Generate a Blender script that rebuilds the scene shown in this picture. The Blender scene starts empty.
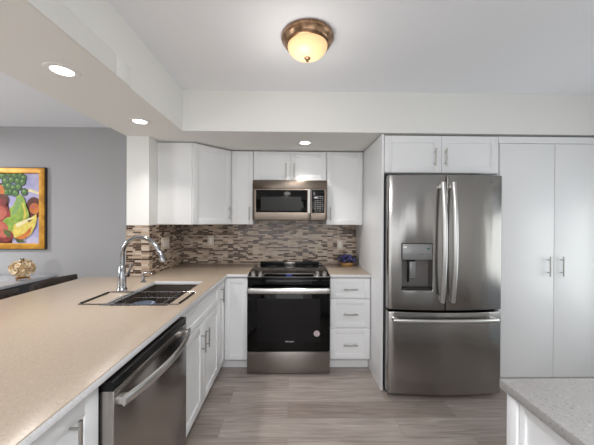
import bpy, bmesh, math, random
from mathutils import Vector, Matrix
random.seed(7)
S = bpy.context.scene
COL = S.collection
PI = math.pi

# ------------------------------------------------------------------ camera
F_PX, YAW, PITCH, ROLL = 276.8, -0.01592, -0.00465, 0.00518
CAM = Vector((0.0285, -3.2161, 1.4080))
def cam_to_world(v):
    c, s = math.cos(PITCH), math.sin(PITCH)
    v = Vector((v[0], c*v[1]-s*v[2], s*v[1]+c*v[2]))
    c, s = math.cos(YAW), math.sin(YAW)
    return Vector((c*v[0]-s*v[1], s*v[0]+c*v[1], v[2]))
cr, sr = math.cos(ROLL), math.sin(ROLL)
right, up, fwd = cam_to_world((cr, 0, sr)), cam_to_world((-sr, 0, cr)), cam_to_world((0, 1, 0))
cd = bpy.data.cameras.new('camera')
cam = bpy.data.objects.new('camera', cd); COL.objects.link(cam)
cd.sensor_width = 36.0; cd.lens = F_PX*36.0/594.0; cd.clip_start = 0.02
m = Matrix.Identity(4)
for i in range(3):
    m[i][0], m[i][1], m[i][2], m[i][3] = right[i], up[i], -fwd[i], CAM[i]
cam.matrix_world = m
S.camera = cam

# ------------------------------------------------------------------ world, daylight, exposure
S.view_settings.view_transform = 'Standard'
S.view_settings.look = 'None'
S.view_settings.gamma = 1.0
S.view_settings.exposure = 0.50
S.cycles.max_bounces = 10
S.cycles.diffuse_bounces = 6
S.cycles.sample_clamp_indirect = 6.0
W = bpy.data.worlds.new('sky'); S.world = W; W.use_nodes = True
W.node_tree.nodes['Background'].inputs[0].default_value = (0.80, 0.90, 1.0, 1)
W.node_tree.nodes['Background'].inputs[1].default_value = 0.25

def area(name, loc, target, sx, sy, power, color=(1, 1, 1), shape='RECTANGLE', spread=PI):
    d = bpy.data.lights.new(name, 'AREA'); d.shape = shape; d.size = sx
    if shape in ('RECTANGLE', 'ELLIPSE'): d.size_y = sy
    d.energy = power; d.color = color; d.spread = spread
    o = bpy.data.objects.new(name, d); COL.objects.link(o)
    o.location = loc
    o.rotation_euler = (Vector(target)-Vector(loc)).to_track_quat('-Z', 'Z').to_euler()
    return o
# daylight entering by the rear sliding door, the living-room window and the side glass door
area('daylight_rear', (0.2, -6.46, 1.15), (0.2, 0, 3.8), 4.3, 1.9, 42, (0.97, 0.985, 1.0))
area('daylight_living', (-6.26, -3.2, 1.35), (0, -3.2, 1.35), 4.1, 1.6, 40, (0.97, 0.985, 1.0))
area('daylight_side', (2.79, -1.60, 1.1), (-3, -1.60, 1.1), 1.02, 1.80, 10, (0.95, 1.0, 0.99))
# unseen fill lights added under the ceiling, living room and rear kitchen
area('living_room_fill', (-4.5, -1.1, 2.40), (-4.5, -1.1, 0), .4, .4, 46, (.98, .985, 1.0), 'DISK')
area('rear_kitchen_fill', (.11, -4.2, 2.45), (.11, -4.2, 0), 1.1, 1.1, 60, (.98, .985, 1.0), 'DISK')

def point_fill(name, loc, power, radius, color):
    d = bpy.data.lights.new(name, 'POINT'); d.energy = power; d.color = color; d.shadow_soft_size = radius
    o = bpy.data.objects.new(name, d); COL.objects.link(o); o.location = loc
point_fill('living_room_low_fill', (-2.9, -2.4, 1.3), 26, .16, (.97, .985, 1.0))  # unseen low fill light added to brighten the beam underside and living room

# ------------------------------------------------------------------ materials
def lin(c):
    return tuple(((v/255)/12.92 if v/255 <= 0.04045 else ((v/255+0.055)/1.055)**2.4) for v in c)
def P(name, rgb, rough=0.5, metal=0.0, spec=0.5, coat=0.0, bump=None, aniso=0.0, emit=None, estr=0.0, alpha=1.0, trans=0.0):
    mt = bpy.data.materials.new(name); mt.use_nodes = True
    nt = mt.node_tree; b = nt.nodes['Principled BSDF']
    b.inputs['Base Color'].default_value = (*lin(rgb), 1)
    b.inputs['Roughness'].default_value = rough
    b.inputs['Metallic'].default_value = metal
    b.inputs['Specular IOR Level'].default_value = spec
    b.inputs['Coat Weight'].default_value = coat
    b.inputs['Anisotropic'].default_value = aniso
    b.inputs['Transmission Weight'].default_value = trans
    if emit:
        b.inputs['Emission Color'].default_value = (*lin(emit), 1)
        b.inputs['Emission Strength'].default_value = estr
    if bump:
        scale, strength, stretch = bump
        tc = nt.nodes.new('ShaderNodeTexCoord'); mp = nt.nodes.new('ShaderNodeMapping')
        mp.inputs['Scale'].default_value = stretch
        nz = nt.nodes.new('ShaderNodeTexNoise'); nz.inputs['Scale'].default_value = scale; nz.inputs['Detail'].default_value = 3
        bp = nt.nodes.new('ShaderNodeBump'); bp.inputs['Strength'].default_value = strength; bp.inputs['Distance'].default_value = 0.002
        nt.links.new(tc.outputs['Object'], mp.inputs['Vector']); nt.links.new(mp.outputs[0], nz.inputs['Vector'])
        nt.links.new(nz.outputs['Fac'], bp.inputs['Height']); nt.links.new(bp.outputs[0], b.inputs['Normal'])
    return mt
def ramp(nt, stops, interp='LINEAR'):
    r = nt.nodes.new('ShaderNodeValToRGB'); r.color_ramp.interpolation = interp
    e = r.color_ramp.elements
    while len(e) > 1: e.remove(e[-1])
    e[0].position = stops[0][0]; e[0].color = (*lin(stops[0][1]), 1)
    for p, c in stops[1:]:
        k = e.new(p); k.color = (*lin(c), 1)
    return r
def quartz(name, base, fleck_dark, fleck_light, rough=0.28):
    mt = P(name, base, rough, spec=0.45); nt = mt.node_tree; b = nt.nodes['Principled BSDF']
    tc = nt.nodes.new('ShaderNodeTexCoord')
    def spots(scale, lo, hi, seed):
        mp = nt.nodes.new('ShaderNodeMapping'); mp.inputs['Location'].default_value = (seed, seed*2, seed*3)
        nz = nt.nodes.new('ShaderNodeTexNoise'); nz.inputs['Scale'].default_value = scale; nz.inputs['Detail'].default_value = 2
        nt.links.new(tc.outputs['Object'], mp.inputs[0]); nt.links.new(mp.outputs[0], nz.inputs['Vector'])
        r = ramp(nt, [(lo, (0, 0, 0)), (hi, (255, 255, 255))]); nt.links.new(nz.outputs['Fac'], r.inputs[0]); return r
    a = spots(170, 0.60, 0.70, 3); c = spots(120, 0.60, 0.72, 9)
    m1 = nt.nodes.new('ShaderNodeMixRGB'); m1.inputs[1].default_value = (*lin(base), 1); m1.inputs[2].default_value = (*lin(fleck_dark), 1)
    m2 = nt.nodes.new('ShaderNodeMixRGB'); m2.inputs[2].default_value = (*lin(fleck_light), 1)
    nt.links.new(a.outputs[0], m1.inputs[0]); nt.links.new(m1.outputs[0], m2.inputs[1]); nt.links.new(c.outputs[0], m2.inputs[0])
    nt.links.new(m2.outputs[0], b.inputs['Base Color'])
    return mt
def steel(name, rgb, rough=0.3, aniso=0.7, wavy=0.0):
    # stainless brushed sideways: reflections smear up and down
    mt = P(name, rgb, rough, metal=1.0, aniso=aniso)
    nt = mt.node_tree; b = nt.nodes['Principled BSDF']
    tg = nt.nodes.new('ShaderNodeTangent'); tg.direction_type = 'RADIAL'; tg.axis = 'Z'
    if wavy:      # the slight unevenness of large sheet-metal doors
        tc = nt.nodes.new('ShaderNodeTexCoord'); mp = nt.nodes.new('ShaderNodeMapping'); mp.inputs['Scale'].default_value = (9, 1, 1.2)
        nz = nt.nodes.new('ShaderNodeTexNoise'); nz.inputs['Scale'].default_value = 1.0; nz.inputs['Detail'].default_value = 1
        bp = nt.nodes.new('ShaderNodeBump'); bp.inputs['Strength'].default_value = wavy; bp.inputs['Distance'].default_value = 0.03
        nt.links.new(tc.outputs['Object'], mp.inputs[0]); nt.links.new(mp.outputs[0], nz.inputs['Vector'])
        nt.links.new(nz.outputs['Fac'], bp.inputs['Height']); nt.links.new(bp.outputs[0], b.inputs['Normal'])
    nt.links.new(tg.outputs[0], b.inputs['Tangent']); b.inputs['Anisotropic Rotation'].default_value = 0.25
    return mt
def mosaic():
    mt = P('mosaic_tile', (150, 130, 112), 0.25); nt = mt.node_tree; b = nt.nodes['Principled BSDF']
    uv = nt.nodes.new('ShaderNodeUVMap'); uv.uv_map = 'UVMap'
    br = nt.nodes.new('ShaderNodeTexBrick')
    br.inputs['Color1'].default_value = (0, 0, 0, 1); br.inputs['Color2'].default_value = (1, 1, 1, 1)
    br.inputs['Mortar'].default_value = (0.5, 0.5, 0.5, 1); br.inputs['Scale'].default_value = 1.0
    br.inputs['Mortar Size'].default_value = 0.0011; br.inputs['Mortar Smooth'].default_value = 0.1; br.inputs['Bias'].default_value = 0.0
    br.inputs['Brick Width'].default_value = 0.072; br.inputs['Row Height'].default_value = 0.0168
    br.offset = 0.43; br.offset_frequency = 2; br.squash = 0.8; br.squash_frequency = 2
    nt.links.new(uv.outputs[0], br.inputs['Vector'])
    cols = [(0.0, (62, 46, 38)), (0.15, (80, 62, 51)), (0.29, (150, 130, 113)), (0.36, (176, 156, 138)), (0.52, (192, 174, 156)),
            (0.64, (166, 147, 130)), (0.74, (184, 169, 154)), (0.86, (142, 122, 106)), (0.94, (74, 58, 49))]
    r = ramp(nt, cols, 'CONSTANT'); nt.links.new(br.outputs['Color'], r.inputs[0])
    mx = nt.nodes.new('ShaderNodeMixRGB'); mx.inputs[2].default_value = (*lin((176, 160, 144)), 1)
    nt.links.new(br.outputs['Fac'], mx.inputs[0]); nt.links.new(r.outputs[0], mx.inputs[1]); nt.links.new(mx.outputs[0], b.inputs['Base Color'])
    mr = nt.nodes.new('ShaderNodeMapRange'); mr.inputs['To Min'].default_value = 0.12; mr.inputs['To Max'].default_value = 0.34
    nt.links.new(br.outputs['Color'], mr.inputs['Value']); nt.links.new(mr.outputs[0], b.inputs['Roughness'])
    iv = nt.nodes.new('ShaderNodeMath'); iv.operation = 'SUBTRACT'; iv.inputs[0].default_value = 1.0
    bp = nt.nodes.new('ShaderNodeBump'); bp.inputs['Strength'].default_value = 0.35; bp.inputs['Distance'].default_value = 0.0015
    nt.links.new(br.outputs['Fac'], iv.inputs[1]); nt.links.new(iv.outputs[0], bp.inputs['Height']); nt.links.new(bp.outputs[0], b.inputs['Normal'])
    return mt
def planks():
    mt = P('vinyl_planks', (140, 126, 116), 0.38, spec=0.4); nt = mt.node_tree; b = nt.nodes['Principled BSDF']
    uv = nt.nodes.new('ShaderNodeUVMap'); uv.uv_map = 'UVMap'
    br = nt.nodes.new('ShaderNodeTexBrick')
    br.inputs['Color1'].default_value = (0, 0, 0, 1); br.inputs['Color2'].default_value = (1, 1, 1, 1); br.inputs['Mortar'].default_value = (0, 0, 0, 1)
    br.inputs['Scale'].default_value = 1.0; br.inputs['Mortar Size'].default_value = 0.0010; br.inputs['Brick Width'].default_value = 1.22; br.inputs['Row Height'].default_value = 0.178
    br.offset = 0.37; br.offset_frequency = 2
    nt.links.new(uv.outputs[0], br.inputs['Vector'])
    # per-plank shift of the grain
    sc = nt.nodes.new('ShaderNodeVectorMath'); sc.operation = 'SCALE'; sc.inputs['Scale'].default_value = 13.0
    nt.links.new(br.outputs['Color'], sc.inputs[0])
    ad = nt.nodes.new('ShaderNodeVectorMath'); ad.operation = 'ADD'
    nt.links.new(uv.outputs[0], ad.inputs[0]); nt.links.new(sc.outputs[0], ad.inputs[1])
    mp = nt.nodes.new('ShaderNodeMapping'); mp.inputs['Scale'].default_value = (1.1, 17, 1)
    nt.links.new(ad.outputs[0], mp.inputs[0])
    nz = nt.nodes.new('ShaderNodeTexNoise'); nz.inputs['Scale'].default_value = 2.2; nz.inputs['Detail'].default_value = 6; nz.inputs['Distortion'].default_value = 1.3
    nt.links.new(mp.outputs[0], nz.inputs['Vector'])
    r = ramp(nt, [(0.28, (132, 121, 115)), (0.45, (154, 144, 138)), (0.58, (163, 153, 147)), (0.75, (178, 169, 163))])
    nt.links.new(nz.outputs['Fac'], r.inputs[0])
    tint = ramp(nt, [(0, (218, 214, 212)), (1, (255, 255, 255))]); nt.links.new(br.outputs['Color'], tint.inputs[0])
    mul = nt.nodes.new('ShaderNodeMixRGB'); mul.blend_type = 'MULTIPLY'; mul.inputs[0].default_value = 1
    nt.links.new(r.outputs[0], mul.inputs[1]); nt.links.new(tint.outputs[0], mul.inputs[2])
    mx = nt.nodes.new('ShaderNodeMixRGB'); mx.inputs[2].default_value = (*lin((122, 112, 106)), 1)
    nt.links.new(br.outputs['Fac'], mx.inputs[0]); nt.links.new(mul.outputs[0], mx.inputs[1]); nt.links.new(mx.outputs[0], b.inputs['Base Color'])
    return mt
def speckle(name, c1, c2, scale, rough=0.5, metal=0.0):
    mt = P(name, c1, rough, metal=metal); nt = mt.node_tree; b = nt.nodes['Principled BSDF']
    tc = nt.nodes.new('ShaderNodeTexCoord'); nz = nt.nodes.new('ShaderNodeTexNoise'); nz.inputs['Scale'].default_value = scale; nz.inputs['Detail'].default_value = 4
    nt.links.new(tc.outputs['Object'], nz.inputs['Vector'])
    r = ramp(nt, [(0.35, c1), (0.65, c2)]); nt.links.new(nz.outputs['Fac'], r.inputs[0]); nt.links.new(r.outputs[0], b.inputs['Base Color'])
    return mt

M_wall = P('white_paint', (226, 226, 223), 0.7, bump=(220, 0.03, (1, 1, 1)))
M_ceil = P('ceiling_paint', (236, 238, 242), 0.85, bump=(180, 0.03, (1, 1, 1)))
M_grey = P('grey_paint', (168, 167, 167), 0.75, bump=(220, 0.03, (1, 1, 1)))
M_taupe = P('taupe_paint', (122, 121, 121), 0.75)
M_cab = P('white_lacquer', (226, 227, 228), 0.32, spec=0.4, bump=(60, 0.015, (1, 1, 1)))
M_kick = P('toe_kick_white', (214, 214, 214), 0.45)
M_tan = quartz('tan_quartz', (165, 150, 134), (148, 132, 117), (179, 165, 150))
M_edge_lit = quartz('daylit_edge_quartz', (214, 214, 216), (186, 184, 184), (228, 228, 230))  # edge faces of the tan slab, coloured paler as if in cool daylight
M_isl = quartz('pale_grey_quartz', (164, 162, 161), (126, 123, 121), (182, 181, 179))
M_floor = planks()
M_tile = mosaic()
M_nickel = P('brushed_nickel', (176, 174, 170), 0.3, metal=1.0)
M_chrome = P('chrome', (168, 169, 172), 0.12, metal=1.0)
M_steel = steel('stainless_steel', (146, 140, 135), 0.28)
M_steel_v = steel('stainless_steel_door', (158, 155, 152), 0.20, wavy=0.12)
M_steel_l = P('stainless_satin', (205, 204, 202), 0.30, metal=1.0)
M_steel_m = steel('microwave_steel', (122, 111, 101), 0.3)
M_steel_d = steel('dark_stainless_steel', (166, 161, 157), 0.22)
M_sink = P('sink_steel', (118, 108, 100), 0.40, metal=0.75)
M_black = P('black_enamel', (13, 13, 14), 0.3, spec=.25)
M_glassb = P('black_glass', (5, 5, 6), 0.05, spec=0.3)
M_glassg = P('smoked_glass', (44, 43, 42), 0.12, spec=0.5)
M_rubber = P('black_rubber', (26, 23, 22), 0.6)
M_gap = P('dark_gasket', (34, 33, 33), 0.7)
M_bodyg = P('appliance_grey', (70, 70, 72), 0.5)
M_panelg = P('dispenser_grey', (140, 140, 140), 0.3, metal=0.5)
M_cavity = P('dispenser_cavity', (104, 101, 99), 0.35, metal=0.4)
M_plastic = P('white_plastic', (224, 220, 212), 0.4)
M_plate = P('almond_plate', (204, 192, 178), 0.45)
M_grill = P('key_print', (150, 150, 150), 0.5)
M_display = P('blue_display', (20, 24, 40), 0.2, emit=(60, 90, 220), estr=0.25)
M_ring = P('burner_print', (60, 60, 62), 0.25)
M_sticker = speckle('sticker_paper', (206, 190, 192), (176, 158, 162), 90)
M_bronze = speckle('antique_bronze', (178, 146, 118), (138, 108, 84), 30, 0.3, 1.0)
M_gold = speckle('gold_leaf', (214, 156, 48), (178, 122, 30), 14, 0.42, 0.3)
M_goldm = P('gold_metal', (176, 128, 52), 0.32, metal=1.0)
M_cream = speckle('cream_shell', (246, 234, 208), (232, 200, 150), 40, 0.4)
M_dwood = speckle('dark_wood', (46, 38, 33), (62, 50, 42), 8, 0.4)
M_console = P('dark_lacquer', (38, 38, 42), 0.14, coat=0.5)
M_stoolpad = P('charcoal_leather', (52, 54, 52), 0.5)
M_wicker = P('wicker', (176, 134, 82), 0.6, bump=(160, 0.9, (1, 1, 2)))
M_lav = speckle('blue_petals', (54, 50, 96), (86, 82, 140), 60, 0.7)
M_leafd = speckle('dark_leaves', (34, 40, 34), (54, 62, 46), 60, 0.6)
M_dish = P('blue_grey_ceramic', (66, 78, 96), 0.3)
def lamp_glass():
    mt = P('alabaster_glass', (250, 216, 168), 0.3, emit=(255, 204, 136), estr=0.34, trans=0.0)
    return mt
M_glow = lamp_glass()
M_led = P('led_lens', (255, 255, 255), 0.5, emit=(255, 250, 240), estr=7.0)
M_pane = bpy.data.materials.new('window_glass'); M_pane.use_nodes = True
_n = M_pane.node_tree; _n.nodes.remove(_n.nodes['Principled BSDF'])
_t, _g, _m = _n.nodes.new('ShaderNodeBsdfTransparent'), _n.nodes.new('ShaderNodeBsdfGlossy'), _n.nodes.new('ShaderNodeMixShader')
_g.inputs['Roughness'].default_value = 0.02; _m.inputs[0].default_value = 0.07
_n.links.new(_t.outputs[0], _m.inputs[1]); _n.links.new(_g.outputs[0], _m.inputs[2])
_n.links.new(_m.outputs[0], _n.nodes['Material Output'].inputs['Surface'])

# ------------------------------------------------------------------ mesh builder
class MB:
    def __init__(s): s.bm = bmesh.new()
    def _merge(s, b, mi=0, M=None):
        if M is not None: b.transform(M)
        for f in b.faces: f.material_index = mi
        me = bpy.data.meshes.new('tmp'); b.to_mesh(me); b.free()
        s.bm.from_mesh(me); bpy.data.meshes.remove(me); return s
    def box(s, x0, x1, y0, y1, z0, z1, bev=0.0, mi=0, M=None, seg=2):
        b = bmesh.new(); bmesh.ops.create_cube(b, size=1.0)
        for v in b.verts:
            v.co = Vector((x0+(v.co.x+.5)*(x1-x0), y0+(v.co.y+.5)*(y1-y0), z0+(v.co.z+.5)*(z1-z0)))
        if bev > 0:
            bmesh.ops.bevel(b, geom=list(b.edges), offset=bev, segments=seg, profile=0.5, affect='EDGES')
        bmesh.ops.recalc_face_normals(b, faces=b.faces)
        return s._merge(b, mi, M)
    def slab(s, xs, ys, filled, z0, z1, bev=0.0, mi=0, warp=None, M=None):
        """watertight solid made of the filled cells of a grid, from z0 to z1"""
        b = bmesh.new(); nx, ny = len(xs)-1, len(ys)-1
        vt, vb = {}, {}
        def V(d, i, j, z):
            if (i, j) not in d: d[(i, j)] = b.verts.new((xs[i], ys[j], z))
            return d[(i, j)]
        F = lambda i, j: 0 <= i < nx and 0 <= j < ny and filled(i, j)
        for i in range(nx):
            for j in range(ny):
                if not F(i, j): continue
                q = [(i, j), (i+1, j), (i+1, j+1), (i, j+1)]
                b.faces.new([V(vt, *k, z1) for k in q]); b.faces.new([V(vb, *k, z0) for k in reversed(q)])
                for (a, c, di, dj) in ((q[0], q[1], 0, -1), (q[1], q[2], 1, 0), (q[2], q[3], 0, 1), (q[3], q[0], -1, 0)):
                    if not F(i+di, j+dj):
                        b.faces.new([V(vb, *a, z0), V(vb, *c, z0), V(vt, *c, z1), V(vt, *a, z1)])
        bmesh.ops.recalc_face_normals(b, faces=b.faces)
        if bev > 0:
            es = [e for e in b.edges if len(e.link_faces) == 2 and e.calc_face_angle(0) > 0.6]
            bmesh.ops.bevel(b, geom=es, offset=bev, segments=2, profile=0.5, affect='EDGES')
        if warp:
            for v in b.verts: v.co = Vector(warp(*v.co))
        bmesh.ops.recalc_face_normals(b, faces=b.faces)
        return s._merge(b, mi, M)
    def prism(s, pts, z0, z1, bev=0.0, mi=0, M=None):
        b = bmesh.new()
        lo = [b.verts.new((p[0], p[1], z0)) for p in pts]; hi = [b.verts.new((p[0], p[1], z1)) for p in pts]
        b.faces.new(list(reversed(lo))); b.faces.new(hi); n = len(pts)
        for i in range(n): b.faces.new((lo[i], lo[(i+1) % n], hi[(i+1) % n], hi[i]))
        bmesh.ops.recalc_face_normals(b, faces=b.faces)
        if bev > 0:
            es = [e for e in b.edges if e.calc_face_angle(0) > 0.6]
            bmesh.ops.bevel(b, geom=es, offset=bev, segments=2, profile=0.5, affect='EDGES')
        return s._merge(b, mi, M)
    def tube(s, path, r, n=10, mi=0, ry=None, upv=None, cyclic=False):
        """sweep an ellipse (r across, ry along the second axis) along a path; r may be a list"""
        b = bmesh.new(); path = [Vector(p) for p in path]; rings = []
        N = len(path); prev = None
        for k, p in enumerate(path):
            if cyclic: t = path[(k+1) % N]-path[k-1]
            else: t = path[min(k+1, N-1)]-path[max(k-1, 0)]
            t.normalize()
            if prev is None:
                u = Vector(upv) if upv else (Vector((0, 0, 1)) if abs(t.z) < .9 else Vector((1, 0, 0)))
            else: u = prev
            u = (u-t*u.dot(t)).normalized(); prev = u; w = t.cross(u)
            ra = r[k] if isinstance(r, (list, tuple)) else r
            rb = ry if ry is not None else ra
            rings.append([b.verts.new(p+u*ra*math.cos(2*PI*i/n)+w*rb*math.sin(2*PI*i/n)) for i in range(n)])
        for k in range(N if cyclic else N-1):
            a, c = rings[k], rings[(k+1) % N]
            for i in range(n): b.faces.new((a[i], a[(i+1) % n], c[(i+1) % n], c[i]))
        if not cyclic:
            b.faces.new(list(reversed(rings[0]))); b.faces.new(rings[-1])
        bmesh.ops.recalc_face_normals(b, faces=b.faces)
        return s._merge(b, mi)
    def lathe(s, prof, c, n=40, mi=0, M=None):
        """prof: (radius, z) from bottom/inside to top; closed where radius is 0"""
        b = bmesh.new(); rings = []
        for r, z in prof:
            if r < 1e-6: rings.append([b.verts.new((0, 0, z))])
            else: rings.append([b.verts.new((r*math.cos(2*PI*i/n), r*math.sin(2*PI*i/n), z)) for i in range(n)])
        for a, d in zip(rings, rings[1:]):
            for i in range(n):
                j = (i+1) % n
                if len(a) == 1 and len(d) == 1: continue
                if len(a) == 1: b.faces.new((a[0], d[j], d[i]))
                elif len(d) == 1: b.faces.new((a[i], a[j], d[0]))
                else: b.faces.new((a[i], a[j], d[j], d[i]))
        bmesh.ops.recalc_face_normals(b, faces=b.faces)
        T = Matrix.Translation(Vector(c)) @ (M if M else Matrix.Identity(4))
        return s._merge(b, mi, T)
    def cyl(s, p0, p1, r, n=16, mi=0): return s.tube([p0, p1], r, n, mi)
    def blob(s, c, r, sx=1, sy=1, sz=1, mi=0, sub=1, rot=None):
        b = bmesh.new(); bmesh.ops.create_icosphere(b, subdivisions=sub, radius=r)
        M = Matrix.Translation(Vector(c)) @ (rot if rot else Matrix.Identity(4)) @ Matrix.Diagonal((sx, sy, sz, 1))
        return s._merge(b, mi, M)
    def poly(s, pts, mi=0):
        b = bmesh.new(); b.faces.new([b.verts.new(p) for p in pts]); return s._merge(b, mi)
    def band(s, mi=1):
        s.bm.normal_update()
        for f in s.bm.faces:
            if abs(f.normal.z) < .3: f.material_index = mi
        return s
    def build(s, name, mat, parent=None, uv_off=(0, 0)):
        bm = s.bm; bm.normal_update()
        uvl = bm.loops.layers.uv.new('UVMap')
        for f in bm.faces:
            n = f.normal; a = max(range(3), key=lambda i: abs(n[i]))
            for l in f.loops:
                c = l.vert.co
                u, v = ((c.y, c.z), (c.x, c.z), (c.x, c.y))[a]
                l[uvl].uv = (u+uv_off[0], v+uv_off[1])
            f.smooth = True
        for e in bm.edges:
            if len(e.link_faces) != 2 or e.calc_face_angle(0) > 0.6: e.smooth = False
        org = Vector((0, 0, 0))
        p = parent
        while p is not None: org += p.location; p = p.parent
        bmesh.ops.translate(bm, verts=bm.verts, vec=-org)
        me = bpy.data.meshes.new(name); bm.to_mesh(me); bm.free()
        for x in (mat if isinstance(mat, (list, tuple)) else [mat]): me.materials.append(x)
        o = bpy.data.objects.new(name, me); COL.objects.link(o)
        if parent is not None: o.parent = parent
        return o
def tag(o, label, cat, group=None):
    o['label'] = label; o['category'] = cat
    if group: o['group'] = group
    return o
def thing(name, loc, label, cat, group=None):
    o = bpy.data.objects.new(name, None); COL.objects.link(o); o.location = loc; o.empty_display_size = 0.05
    return tag(o, label, cat, group)
def struct(o): o['kind'] = 'structure'; return o
def copy_tree(o, parent=None):
    c = o.copy(); COL.objects.link(c)
    if parent is not None: c.parent = parent
    for ch in list(o.children): copy_tree(ch, c)
    return c
def text_mesh(name, body, size, mat, M, parent, depth=0.0004):
    cu = bpy.data.curves.new(name, 'FONT'); cu.body = body; cu.size = size; cu.extrude = depth
    cu.align_x = 'CENTER'; cu.align_y = 'CENTER'
    t = bpy.data.objects.new('tmp_text', cu); COL.objects.link(t)
    dg = bpy.context.evaluated_depsgraph_get()
    me = bpy.data.meshes.new_from_object(t.evaluated_get(dg)); bpy.data.objects.remove(t)
    me.transform(M)
    org = Vector((0, 0, 0)); p = parent
    while p is not None: org += p.location; p = p.parent
    me.transform(Matrix.Translation(-org))
    me.materials.clear(); me.materials.append(mat)
    o = bpy.data.objects.new(name, me); COL.objects.link(o); o.parent = parent
    return o

# door frames: local (u across, v up, w outwards)
def frame_front(y):                                    # faces -Y
    return Matrix(((1, 0, 0, 0), (0, 0, -1, y), (0, 1, 0, 0), (0, 0, 0, 1)))
def frame_px(x):                                       # faces +X, u runs along +Y
    return Matrix(((0, 0, 1, x), (1, 0, 0, 0), (0, 1, 0, 0), (0, 0, 0, 1)))
def frame_nx(x):                                       # faces -X
    return Matrix(((0, 0, -1, x), (1, 0, 0, 0), (0, 1, 0, 0), (0, 0, 0, 1)))
def shaker(name, F, u0, u1, v0, v1, parent, rail=0.058, th=0.019, rec=0.007, mat=None):
    mb = MB(); b = 0.0012; r = min(rail, (v1-v0)*0.27, (u1-u0)*0.3)
    mb.box(u0, u0+r, v0, v1, 0, th, b, M=F); mb.box(u1-r, u1, v0, v1, 0, th, b, M=F)
    mb.box(u0+r, u1-r, v0, v0+r, 0, th-.0002, b, M=F); mb.box(u0+r, u1-r, v1-r, v1, 0, th-.0002, b, M=F)
    mb.box(u0+r-.004, u1-r+.004, v0+r-.004, v1-r+.004, 0.001, th-rec, M=F)
    return mb.build(name, mat or M_cab, parent)
def pull(F, u, v, length, vertical, parent, th=0.019, mat=None, r=0.0055):
    mb = MB(); h = length/2; so = th+0.031
    W_ = lambda a, b, c: F @ Vector((a, b, c))
    if vertical:
        mb.cyl(W_(u, v-h, so), W_(u, v+h, so), r, 12)
        for k in (-.64, .64): mb.cyl(W_(u, v+k*h, th-.001), W_(u, v+k*h, so), r*.75, 10)
    else:
        mb.cyl(W_(u-h, v, so), W_(u+h, v, so), r, 12)
        for k in (-.64, .64): mb.cyl(W_(u+k*h, v, th-.001), W_(u+k*h, v, so), r*.75, 10)
    return mb.build('handle', mat or M_nickel, parent)

# ------------------------------------------------------------------ the room
HC, ZS = 2.482, 2.146          # ceiling, underside of soffit and beam
XB0, XB1, XW, YS = -1.4285, -0.879, -1.2345, -0.764
XL, XR, YR = -6.2, 2.70, -6.4
YF = -0.926                    # soffit face
struct(MB().box(XL-.15, XR+.15, YR-.15, .2, -.1, 0).build('floor', M_floor))
struct(MB().box(XL-.15, XR+.15, YR-.15, .2, HC, HC+.1).build('ceiling', M_ceil))
struct(MB().box(XB0, XR, 0, .15, 0, HC).build('wall_back', M_wall))
struct(MB().box(XL, XB0, .03, .15, 0, HC).build('wall_living', M_grey))
struct(MB().box(XB0, XW, YS, 0, 0, ZS, 0).build('wall_partition', M_wall))
sf = MB(); sf.box(XB0, XR, YF, 0, ZS, HC); struct(sf.build('ceiling_soffit', M_wall))
bmm = MB(); bmm.box(XB0, XB1, YR, YF, ZS, HC); struct(bmm.build('ceiling_beam', M_wall))
tr = MB(); tr.box(XB1, XB1+.010, YR, -1.795, ZS, 2.253, .0015); tr.box(XB1, XB1+.010, -1.792, -1.668, ZS, 2.253, .0015)
struct(tr.build('trim_1', M_wall))
# right wall with a glazed door opening, rear wall with a sliding door, left wall with a window
wr = MB()
wr.slab([YR, -2.15, -1.05, 0.15], [0, 0.02, 2.05, HC], lambda i, j: not (i == 1 and j == 1), 0, .12, M=Matrix(((0, 0, 1, XR), (1, 0, 0, 0), (0, 1, 0, 0), (0, 0, 0, 1))))
struct(wr.build('wall_right', M_wall))
wf = MB()
wf.slab([XL, -2.0, 2.4, XR], [0, .12, 2.2, HC], lambda i, j: not (i == 1 and j == 1), 0, .12, M=Matrix(((1, 0, 0, 0), (0, 0, -1, YR), (0, 1, 0, 0), (0, 0, 0, 1))))
struct(wf.build('wall_front', M_taupe))
wl = MB()
wl.slab([YR, -5.3, -1.1, .03], [0, .5, 2.2, HC], lambda i, j: not (i == 1 and j == 1), 0, .12, M=Matrix(((0, 0, -1, XL), (1, 0, 0, 0), (0, 1, 0, 0), (0, 0, 0, 1))))
struct(wl.build('wall_left', M_wall))
def glazing(name, F, u0, u1, v0, v1, n):
    mb = MB(); t = .05
    mb.box(u0, u1, v0, v0+t, .02, .08, M=F); mb.box(u0, u1, v1-t, v1, .02, .08, M=F)
    for k in range(n+1):
        u = u0+(u1-u0-t)*k/n; mb.box(u, u+t, v0+t, v1-t, .02, .08, M=F)
    o = struct(mb.build(name, M_plastic))
    g = MB()
    for k in range(n):
        a = u0+(u1-u0-t)*k/n+t; b = u0+(u1-u0-t)*(k+1)/n
        g.box(a, b, v0+t, v1-t, .047, .053, M=F)
    g.build('pane', M_pane, o)
glazing('window_1', Matrix(((1, 0, 0, 0), (0, 0, -1, YR), (0, 1, 0, 0), (0, 0, 0, 1))), -2.0, 2.4, .12, 2.2, 4)
glazing('window_2', Matrix(((0, 0, -1, XL), (1, 0, 0, 0), (0, 1, 0, 0), (0, 0, 0, 1))), -5.3, -1.1, .5, 2.2, 4)
glazing('door_1', Matrix(((0, 0, 1, XR), (1, 0, 0, 0), (0, 1, 0, 0), (0, 0, 0, 1))), -2.15, -1.05, .02, 2.05, 1)
struct(MB().box(XL, XB0-.001, .016, .03, 0, .1, .003).build('baseboard_living', M_wall))

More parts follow.
